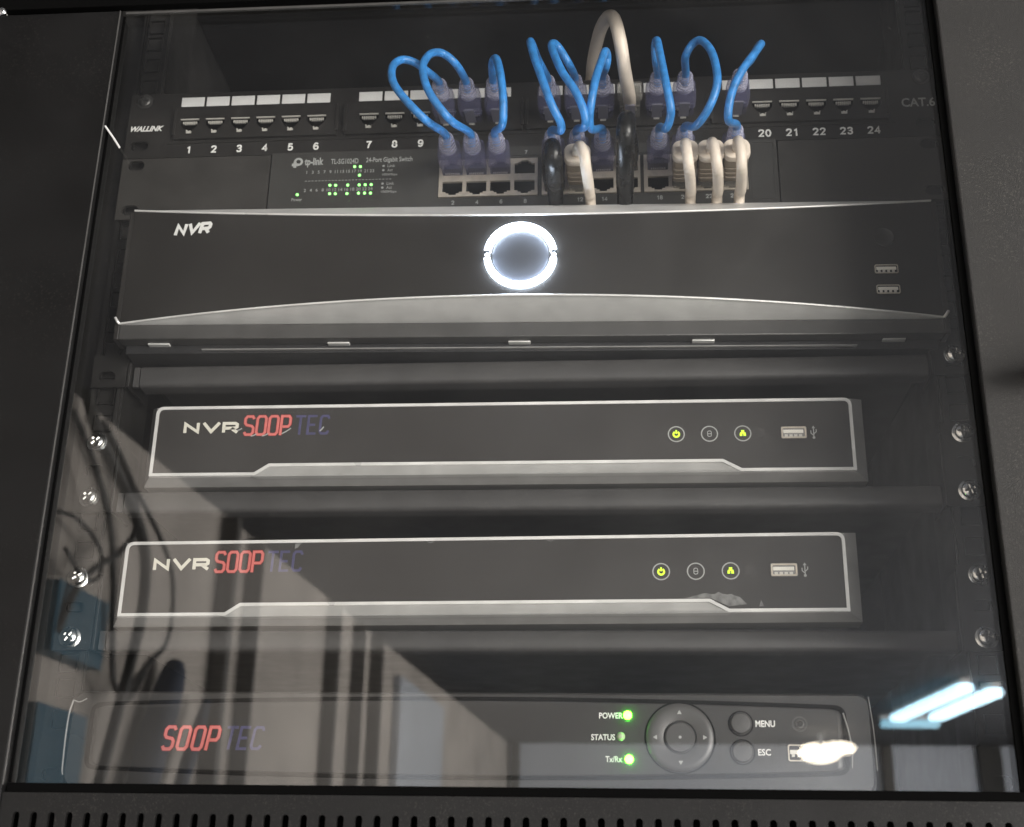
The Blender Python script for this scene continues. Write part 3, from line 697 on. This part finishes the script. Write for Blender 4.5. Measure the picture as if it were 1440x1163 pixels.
for x,z,m in ((78.6,36.4,'led_bright'),(75.3,26.5,'led_off'),(79.0,16.2,'led_bright')):
    B().lathe((x,-.7,z),[(2.0,.2),(2.0,-.6),(1.5,-1.5),(.8,-1.9),(.05,-2.0)],n=20).build('indicator_light',m,dv)
NC=(102.8,26.2)
B().lathe((NC[0],-.7,NC[1]),[(16.6,.2),(16.6,-.2),(15.9,-.2),(15.9,.15),(.05,.15)],n=64).build('pad_groove','recess',dv)
B().lathe((NC[0],-.7,NC[1]),[(15.7,.2),(15.7,-.9),(15.0,-1.5),(13,-1.7),(8.5,-1.1),(7.8,-.9),(7.7,.1)],n=64).build('direction_pad','button',dv)
B().lathe((NC[0],-.7,NC[1]),[(7.0,.2),(7.0,-1.3),(6.4,-1.8),(.05,-1.9)],n=40).build('centre_button','button',dv)
for dx,dz,ang in ((11.3,0,0),(-11.3,0,180),(0,11.3,90),(0,-11.3,270)):
    a=math.radians(ang); q=[(NC[0]+dx+math.cos(a+t)*1.25,NC[1]+dz+math.sin(a+t)*1.25) for t in (0,2.1,-2.1)]
    B().prism(q,-2.42,-2.2).build('arrow_mark','print_grey',dv,smooth=False)
B().prism(circ(NC[0],NC[1],.7,10),-2.75,-2.5).build('centre_mark','print_grey',dv)
for x,z,s_,x0,x1 in ((131.2,32.8,'MENU',138.0,147.0),(131.4,19.8,'ESC',138.6,144.4)):
    B().lathe((x,-.7,z),[(5.9,.2),(5.9,-.15),(5.4,-.15),(5.4,.15),(.05,.15)],n=36).build('button_groove','recess',dv)
    B().lathe((x,-.7,z),[(4.9,.2),(4.9,-1.3),(4.3,-1.9),(.05,-2.2)],n=36).build('round_button','button',dv)
    text('button_lettering',s_,x0,x1,z-1.5,z+1.5,-.71,'print_white',dv,bold=.02)
B().lathe((158.4,-.7,32.8),[(3.6,.2),(3.6,-.25),(2.9,-.25),(2.9,.1),(2.0,.1),(2.0,-.4),(1.4,-.5),(1.2,.3),(.05,.3)],n=28).build('receiver_eye','button',dv)
usb(dv,160.5,-.72,19.6,16.5,7.5)

# ------------------------------------------------------------------ cables
def plug_parts(parent,x,z,latch,mats,yb=-3.2,boot=True):
    """clear connector standing out of a port towards the door"""
    body,bt,tab=mats
    p=B().box(x-5.8,x+5.8,-15,yb+8,z-4,z+4,.5).build('plug',body,parent)
    rings=[]
    for y,w,h in ((-13,6.6,5.2),(-20,6.7,5.6),(-25.5,6.2,5.6),(-27,5.0,4.8)): rings.append([(q[0],y,q[1]) for q in rrect(x-w,x+w,z-h,z+h,1.8,3)])
    B().loft(rings).build('hood',body,p)
    b=B(); prof=[(4.9,-26)]
    for k in range(4): prof+=[(5.0-.22*k,-27-2.6*k),(5.0-.22*k,-28.4-2.6*k),(4.1-.2*k,-28.7-2.6*k),(4.1-.2*k,-29.4-2.6*k)]
    prof+=[(4.0,-37.4),(3.3,-38.2),(2.75,-38.2)]
    B().lathe((x,0,z),prof,n=20).build('boot',bt,p)
    s=latch
    B().loft([[(q,-5,z+s*4.2) for q in (x-2.9,x+2.9)]+[(x+2.9,-5,z+s*5.2),(x-2.9,-5,z+s*5.2)],[(q,-14,z+s*5.6) for q in (x-2.9,x+2.9)]+[(x+2.9,-14,z+s*6.6),(x-2.9,-14,z+s*6.6)],[(q,-22,z+s*7.4) for q in (x-2.9,x+2.9)]+[(x+2.9,-22,z+s*8.2),(x-2.9,-22,z+s*8.2)]]).build('latch',tab,p)
    b=B()
    for j in range(8): b.box(x-4+j*1.08,x-3.4+j*1.08,-6,-4.6,z-s*3.9-.1,z-s*3.9+.25)
    b.build('contacts','contact',p,smooth=False)
    return p
CLR=('clear_plug','clear_boot','clear_tab')
LOOPS={
10: [(-50.1,-58.0,196.9),(-56.6,-61.0,200.7),(-63.3,-64.0,200.6),(-67.4,-68.0,193.2),(-66.0,-71.0,181.2),(-58.6,-72.0,168.8),(-47.3,-67.0,158.3)],
11: [(-34.0,-58.0,201.0),(-41.0,-63.0,204.7),(-46.9,-68.0,200.7),(-49.9,-72.0,190.5),(-47.9,-74.0,177.9),(-42.9,-74.0,166.9),(-33.7,-68.0,157.1)],
12: [(-13.9,-57.0,200.9),(-11.3,-63.0,200.2),(-8.6,-69.0,189.2),(-6.6,-72.0,175.9),(-5.7,-71.0,163.1),(-6.8,-65.0,155.5)],
13: [(11.8,-57.0,202.3),(8.5,-62.0,209.5),(8.0,-67.0,206.7),(10.8,-72.0,192.6),(15.0,-75.0,177.5),(19.9,-74.0,162.3),(24.6,-68.0,154.2),(24.3,-61.0,153.5)],
14: [(28.7,-57.0,199.2),(23.0,-62.0,207.0),(20.1,-66.0,206.5),(20.3,-70.0,199.3),(25.6,-75.0,181.6),(33.2,-76.0,167.1),(37.6,-73.0,155.7),(37.4,-66.0,152.4)],
15: [(49.0,-57.0,196.1),(49.9,-62.0,199.4),(48.8,-67.0,199.4),(46.8,-71.0,190.5),(43.7,-75.0,176.4),(41.4,-75.0,163.0),(40.1,-69.0,154.7),(41.4,-61.0,153.8)],
17: [(76.3,-57.0,199.6),(75.9,-62.0,205.3),(76.9,-67.0,205.2),(78.0,-72.0,193.1),(80.4,-76.0,172.0),(82.7,-74.0,157.8),(82.4,-68.0,153.9),(80.4,-61.0,152.9)],
18: [(92.5,-58.0,200.6),(96.3,-63.0,205.1),(100.7,-67.0,204.2),(105.3,-72.0,193.4),(107.4,-76.0,177.6),(106.6,-76.0,166.5),(102.0,-72.0,156.2),(96.2,-61.0,154.1)],
19: [(127.4,-58.0,196.8),(131.4,-63.0,201.8),(132.3,-68.0,199.8),(127.9,-73.0,190.3),(121.6,-76.0,179.3),(115.8,-76.0,167.5),(112.9,-74.0,156.6),(113.3,-67.0,152.6)],
}
SWX={10:-41,11:-27,12:-13,13:18.5,14:32.5,15:46.5,17:78,18:92,19:120}
DESC={10:'blue patch cable with the widest loop, leftmost of the blue cords',11:'blue patch cable with the round loop, second of the blue cords from the left',
12:'blue patch cable dropping straight, third of the blue cords from the left',13:'blue patch cable leaning right above the left black cable, fourth from the left',
14:'blue patch cable ending above the lone middle beige cable, fifth of the blue cords',15:'short blue patch cable just left of the thick beige loop, sixth from the left',
17:'blue patch cable just right of the thick black cable, seventh from the left',18:'blue patch cable bowing out to the right, eighth of the blue cords',
19:'blue patch cable leaning outward, rightmost of the blue cords'}
for n_,pts in LOOPS.items():
    x=XS[n_-1]; xb=SWX[n_]
    t=thing('patch_cable',DESC[n_],'patch cord',(0,0,0),group='blue patch cables between panel and switch')
    path=[(x,-30,JZ),(x,-40,JZ-.3)]+pts+[(xb,-42,166.6),(xb,-30,167.0)]
    B().tube(path,2.2,n=14,sub=10).build('cord','blue_cord',t,ang=80)
    plug_parts(t,x,JZ,-1,CLR); plug_parts(t,xb,167.0,1,CLR)
# thick beige cable looping over the panel
t=thing('network_cable','thick beige cable looping up over the top of the patch panel','cable')
B().tube([(38,60,208),(39,25,226),(40,6,233),(41.2,-8,236),(43.5,-22,238),(46.3,-37,237.5),(50.5,-52,233.7),(54.0,-61,224.7),(56.9,-63,209),(59.2,-53,197.5),(61.3,-36,195.6),(62.3,-20,200),(62.5,-8,203)],3.7,n=16,sub=8).build('cord','beige_cord',t,ang=80)
B().box(62.5-5.8,62.5+5.8,-24,5,JZ-4,JZ+4,.5).build('plug','clear_plain',t)
B().box(62.5-7,62.5+7,-27,-22,JZ-5.2,JZ+4.8,.9).build('plug_collar','clear_plain',t)
B().loft([[(q,-6,JZ-4.3) for q in (59.6,65.4)]+[(65.4,-6,JZ-5.4),(59.6,-6,JZ-5.4)],[(q,-22,JZ-7.4) for q in (59.6,65.4)]+[(65.4,-22,JZ-8.4),(59.6,-22,JZ-8.4)]]).build('latch','clear_tab',t)
# beige cables leaving the lower row of switch ports
BEI={'b12':(32.5,[(34.3,-49.0,150.4),(36.7,-55.0,142.6),(37.7,-52.0,135.9),(38.6,-42.0,132.6),(39.1,-30.0,132.3)]),
'b20':(92,[(91.3,-49.0,150.2),(91.6,-55.0,141.6),(92.5,-52.0,134.2),(93.7,-42.0,131.3),(94.6,-30.0,131.4)]),
'b22':(106,[(105.7,-49.0,150.2),(106.3,-55.0,141.6),(107.5,-52.0,134.0),(108.5,-42.0,131.1),(109.3,-30.0,131.3)]),
'b24':(120,[(119.6,-49.0,150.6),(119.9,-55.0,141.8),(120.3,-52.0,134.4),(121.0,-42.0,131.4),(121.6,-30.0,131.3)])}
BD={'b12':'beige cable drooping from the switch, alone between two black cables','b20':'beige cable drooping from the switch, left one of the right-hand three',
'b22':'beige cable drooping from the switch, middle one of the right-hand three','b24':'beige cable drooping from the switch, farthest right'}
for k,(x,pts) in BEI.items():
    t=thing('network_cable',BD[k],'cable',group='beige cables in the lower row of the switch')
    e=pts[-1]
    B().tube([(x,-28,154.6),(x,-38,154.6)]+[(q[0],q[1],q[2]+(1.2 if q[1]>-50 else 0)) for q in pts]+[(e[0]+.3,-21,136.2),(e[0]+.4,-15.4,133.0),(e[0]+.4,-15.2,124)],2.95,n=16,sub=8).build('cord','beige_cord',t,ang=80)
    p=B().box(x-5.6,x+5.6,-14,3,154.6-4,154.6+4,.5).build('plug','clear_plain',t)
    rings=[]
    for q,(y,w,h) in enumerate(((-12,6.2,5.0),(-16,6.4,5.4),(-16.3,5.9,5.0),(-18,5.9,5.0),(-18.3,6.4,5.4),(-20.5,6.4,5.4),(-20.8,5.9,5.0),(-22.5,5.9,5.0),(-22.8,6.5,5.5),(-25,6.5,5.5),(-25.3,6.0,5.1),(-27,6.0,5.1),(-27.3,6.6,5.6),(-33.5,6.6,5.6))): rings.append([(c[0],y,c[1]) for c in rrect(x-w,x+w,154.6-h,154.6+h,2.2,4)])
    B().loft(rings).build('boot','beige_boot_shaded',t,ang=40)
    rings=[]
    for y,w,h in ((-33.5,7.2,6.2),(-36,7.4,6.4),(-37.5,6.9,5.9),(-37.9,5.4,4.6),(-37.2,4.3,3.7)): rings.append([(c[0],y,c[1]) for c in rrect(x-w,x+w,154.6-h,154.6+h,min(h,w)*.7,5)])
    B().loft(rings).build('boot_rim','beige_cord',t,ang=50)
# black cables
for nm,x,z,rad,pts,lab in (('k9',18.5,154.6,4.7,[(19.0,-46,153.2),(19.8,-53,147),(20.2,-51,141.2),(20.2,-40,138.4),(20.0,-27,137.6)],'black cable bending down from the switch, left of the middle beige cable'),
  ('k15',60.5,167.0,5.0,[(60.2,-48,166.4),(59.6,-60,159.5),(59.0,-62,149.5),(58.7,-50,142),(58.7,-36,139),(58.7,-27,137.8)],'thick glossy black cable hanging below the big beige loop')):
    t=thing('network_cable',lab,'cable',group='black cables at the switch')
    e=pts[-1]
    B().tube([(x,-20,z),(x,-34,z)]+pts+[(e[0],-19,135.6),(e[0],-15.6,131.5),(e[0],-15.4,122)],lambda s,rad=rad: rad-.9*max(0,(s-.62)/.38)**1.0,n=18,sub=8).build('cord','black_cord',t,ang=80)
    B().box(x-5.6,x+5.6,-16,3,z-4,z+4,.6).build('plug','black_cord',t)
    rings=[]
    for y,w,h in ((-14,6.2,5.2),(-26,6.2,5.4),(-33,5.4,5.2)): rings.append([(c[0],y,c[1]) for c in rrect(x-w,x+w,z-h,z+h,2.4,4)])
    B().loft(rings).build('boot','black_cord',t)

# ------------------------------------------------------------------ door
door=thing('cabinet_door','black cabinet door frame around a large clear glass pane','door',(0,-95,-300))
def zd(z): return z+300
def dbox(x0,x1,y0,y1,z0,z1,name,m,bev=.6): return B().box(x0,x1,y0,y1,zd(z0),zd(z1),bev).build(name,m,door)
gp=B().box(-213.0,216.6,0,4,zd(-190.4),zd(213.0)).build('glass_pane','door_glass',door,smooth=False)
gp.data.materials.append(MATS['door_glass_dusty'])
for pl in gp.data.polygons:
    if pl.normal.y < -.9: pl.material_index = 1
dbox(-330,-210.8,-6,8,-320,211.0,'left_stile','door_paint_smooth_shaded',.8)
B().box(-210.9,-210.55,-6.2,-5.2,zd(-191.5),zd(211)).build('stile_edge','bezel_dark',door)
dbox(217.2,330,-5,8,-320,260,'right_stile','door_paint',.8)
for nm,x0,x1,z0,z1 in (('gasket',-213,-209.6,-190,211),('gasket',213.4,216.8,-190,213),('gasket',-210,217.1,-194.4,-190.4)):
    dbox(x0,x1,-1.2 if x1-x0<10 else -3.4,-.15,z0,z1,nm,'gasket',.2)
hs=[]
pitch=7.72
for i in range(-29,30):
    x=i*pitch+5.2
    if -209<x<215: hs.append(rrect(x-1.45,x+1.45,zd(-219),zd(-202.4),1.4,4))
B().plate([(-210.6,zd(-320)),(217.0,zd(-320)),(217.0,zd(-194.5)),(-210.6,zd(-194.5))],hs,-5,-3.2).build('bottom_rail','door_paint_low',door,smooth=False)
B().box(-210,216.5,6,8,zd(-320),zd(-192)).build('vent_backing','gasket',door)
dbox(-330,216.9,-5.6,-.6,214.6,262,'top_rail','gasket')
B().box(-210,216.5,-.5,1.0,zd(213.05),zd(214.4)).build('glass_top_edge','bezel_dark',door)
B().lathe((-277.6,-5,zd(214.5)),[(2.4,6),(2.4,0),(1.6,-1),(.05,-1.2)],n=16).build('frame_stud','zinc',door)
# handle on the right stile
hd=B().box(238,300,-36,-16,zd(-16),zd(-5),3,3).build('lock_handle','gasket',door)
B().box(262,300,-16,-4.9,zd(-46),zd(16),2,3).build('lock_plate','gasket',hd)
B().tube([(-210.6,-3.6,zd(139.6)),(-205.6,-3.5,zd(132.8)),(-201.4,-3.2,zd(126.6))],.55,n=8,sub=4).build('silver_rod','silver_bright',door)  # short thin silver rod beside the left stile

# ------------------------------------------------------------------ things of the room behind the photographer (seen mirrored in the pane)
def batten(x0,y0,x1,y1,m,label,w=.050):
    d=Vector((x1-x0,y1-y0)); L=d.length
    t=thing('ceiling_light',label,'light',((x0+x1)*500,(y0+y1)*500,1084),(0,0,math.atan2(d.y,d.x)),'lights reflected in the pane')
    B().box(-L*500,L*500,-w*600,w*600,-30,-1,4).build('housing','label_paper',t)
    B().box(-L*490,L*490,-w*1000,w*1000,-78,-31,18,4).build('diffuser',m,t)
batten(1.80,-8.12,1.955,-6.95,'tube_light','bright white tube light reflected lower right, the upper of the two')
batten(2.03,-8.08,2.155,-7.10,'tube_light','bright white tube light reflected lower right, the lower of the two')
batten(1.74,-8.35,2.12,-8.35,'lit_box_glow','light-blue lit box with added glow, reflected just below the two white tubes',.04)  # lit box end, not a lamp; its pale blue glow is added
lp=thing('wall_lamp','warm glowing lamp reflected over the bottom recorder near its right end','lamp',(1480,-9300,960))
B().lathe((0,0,0),[(20,60),(120,40),(150,0),(120,-40),(20,-60)],n=20,sz=.5).build('bulb','warm_bulb',lp)
B().lathe((140,10,34),[(10,40),(95,26),(120,0),(95,-26),(10,-40)],n=16,sz=.42).build('glare_lobe','warm_bulb',lp)  # glowing lobe added to give the warm glare an uneven outline
B().tube([(0,60,40),(0,70,90),(0,60,124)],14,n=8,sub=4).build('stem','label_paper',lp)
def on_wall(name,label,cat,t0,t1,z0,z1,o0,o1,m,group=None):
    o=wall_box(B(),t0,t1,z0,z1,o0,o1).build(name,m); return tag(o,label,cat,group)
wt=lambda y:(-2.9185-y)/6.953*6.953/abs(math.cos(math.atan2(.5937,6.928)))
PIPES=[(-3.84,.040,'room_pipe','dark pipe reflected right of the red lettering'),(-4.10,.024,'room_pipe','thin dark pipe reflected right of the red lettering'),
 (-5.10,.034,'room_pipe','dark pipe reflected left of the pale door'),(-5.50,.022,'room_pipe','thin pipe reflected beside the pale door'),(-5.82,.040,'room_pipe','dark pipe reflected at the edge of the pale door')]
for y,w,m,lab in PIPES:
    on_wall('wall_pipe',lab,'pipe',wt(y)-w/2,wt(y)+w/2,-1400,1070,5,60,m,'pipes on the reflected wall')
on_wall('room_door','pale door reflected at bottom centre','door',3.36,4.42,-1400,960,4,40,'room_door')
on_wall('wall_cabinet','teal box reflected at the lower left, the upper one','box',-.24,.04,380,560,5,60,'room_teal','teal boxes on the reflected wall')
on_wall('wall_cabinet','teal box reflected at the lower left corner','box',-.26,.0,-60,250,5,60,'room_teal','teal boxes on the reflected wall')
def bag(pts,rad,label):
    P=[]
    for y,z,o in pts:
        q,d=wallpt(wt(y)); nn=Vector((-d.y,d.x)); nn=nn if nn.x>0 else -nn; q=q+nn*o; P.append((q.x,q.y,z))
    tag(B().tube(P,lambda s_: rad*(.35+1.0*math.sin(math.pi*min(.97,.12+.80*s_))**.8),n=12,sub=6).build('hanging_bag','room_navy'),label,'bag','bags on the reflected wall')
bag([(-3.22,-120,60),(-3.27,60,60),(-3.34,250,60),(-3.41,430,60),(-3.43,490,60)],36,'dark navy hanging bag reflected left of the bottom red lettering')
bag([(-3.50,-60,60),(-3.56,130,60),(-3.64,300,60),(-3.70,420,60)],17,'small dark hanging bag reflected through the bottom red lettering')
def wall_cable(pts,rad,label):
    P=[]
    for y,z,o in pts:
        q,d=wallpt(wt(y)); nn=Vector((-d.y,d.x)); nn=nn if nn.x>0 else -nn; q=q+nn*o; P.append((q.x,q.y,z))
    tag(B().tube(P,rad,n=8,sub=6).build('hanging_cable','room_dark'),label,'cable','cables on the reflected wall')
wall_cable([(-2.70,1090,40),(-2.78,980,60),(-2.95,880,70),(-3.08,760,80),(-3.12,620,80),(-3.10,480,80),(-3.05,300,80),(-3.0,0,60)],17,'thick dark cable bundle reflected over the left rail')
wall_cable([(-2.95,960,40),(-3.1,880,60),(-3.26,760,80),(-3.32,640,80),(-3.30,520,80),(-3.18,430,80),(-3.1,300,60),(-3.05,0,50)],8,'thin dark cable reflected left of the middle recorder')
wall_cable([(-2.60,720,40),(-2.72,730,60),(-2.86,690,60),(-2.88,620,60),(-2.80,590,60),(-2.68,640,60)],6,'looped thin cable reflected at the left rail')
wall_cable([(-2.64,1000,50),(-2.74,900,70),(-2.86,760,80),(-2.92,620,80),(-2.96,470,80),(-3.02,360,70),(-3.12,330,70),(-3.2,420,70)],9,'thin dark cable reflected behind the lowest left screws')
wall_cable([(-2.82,1040,40),(-2.98,930,60),(-3.02,800,80),(-2.94,700,80),(-2.84,640,80),(-2.74,560,80),(-2.70,430,60)],10,'thin dark cable crossing the left rail in the reflection')
for x,w,m,lab in ((-.74,.07,'room_pipe','grey post reflected at the left end of the far wall'),(2.05,.07,'room_pipe','dark post reflected just right of the bottom recorder'),(2.80,.16,'room_dark','broad dark post reflected at the lower right corner')):
    tag(B().box((x-w/2)*1000,(x+w/2)*1000,-9840,-9780,-1500,1075).build('wall_post',m),lab,'post','posts on the reflected far wall')
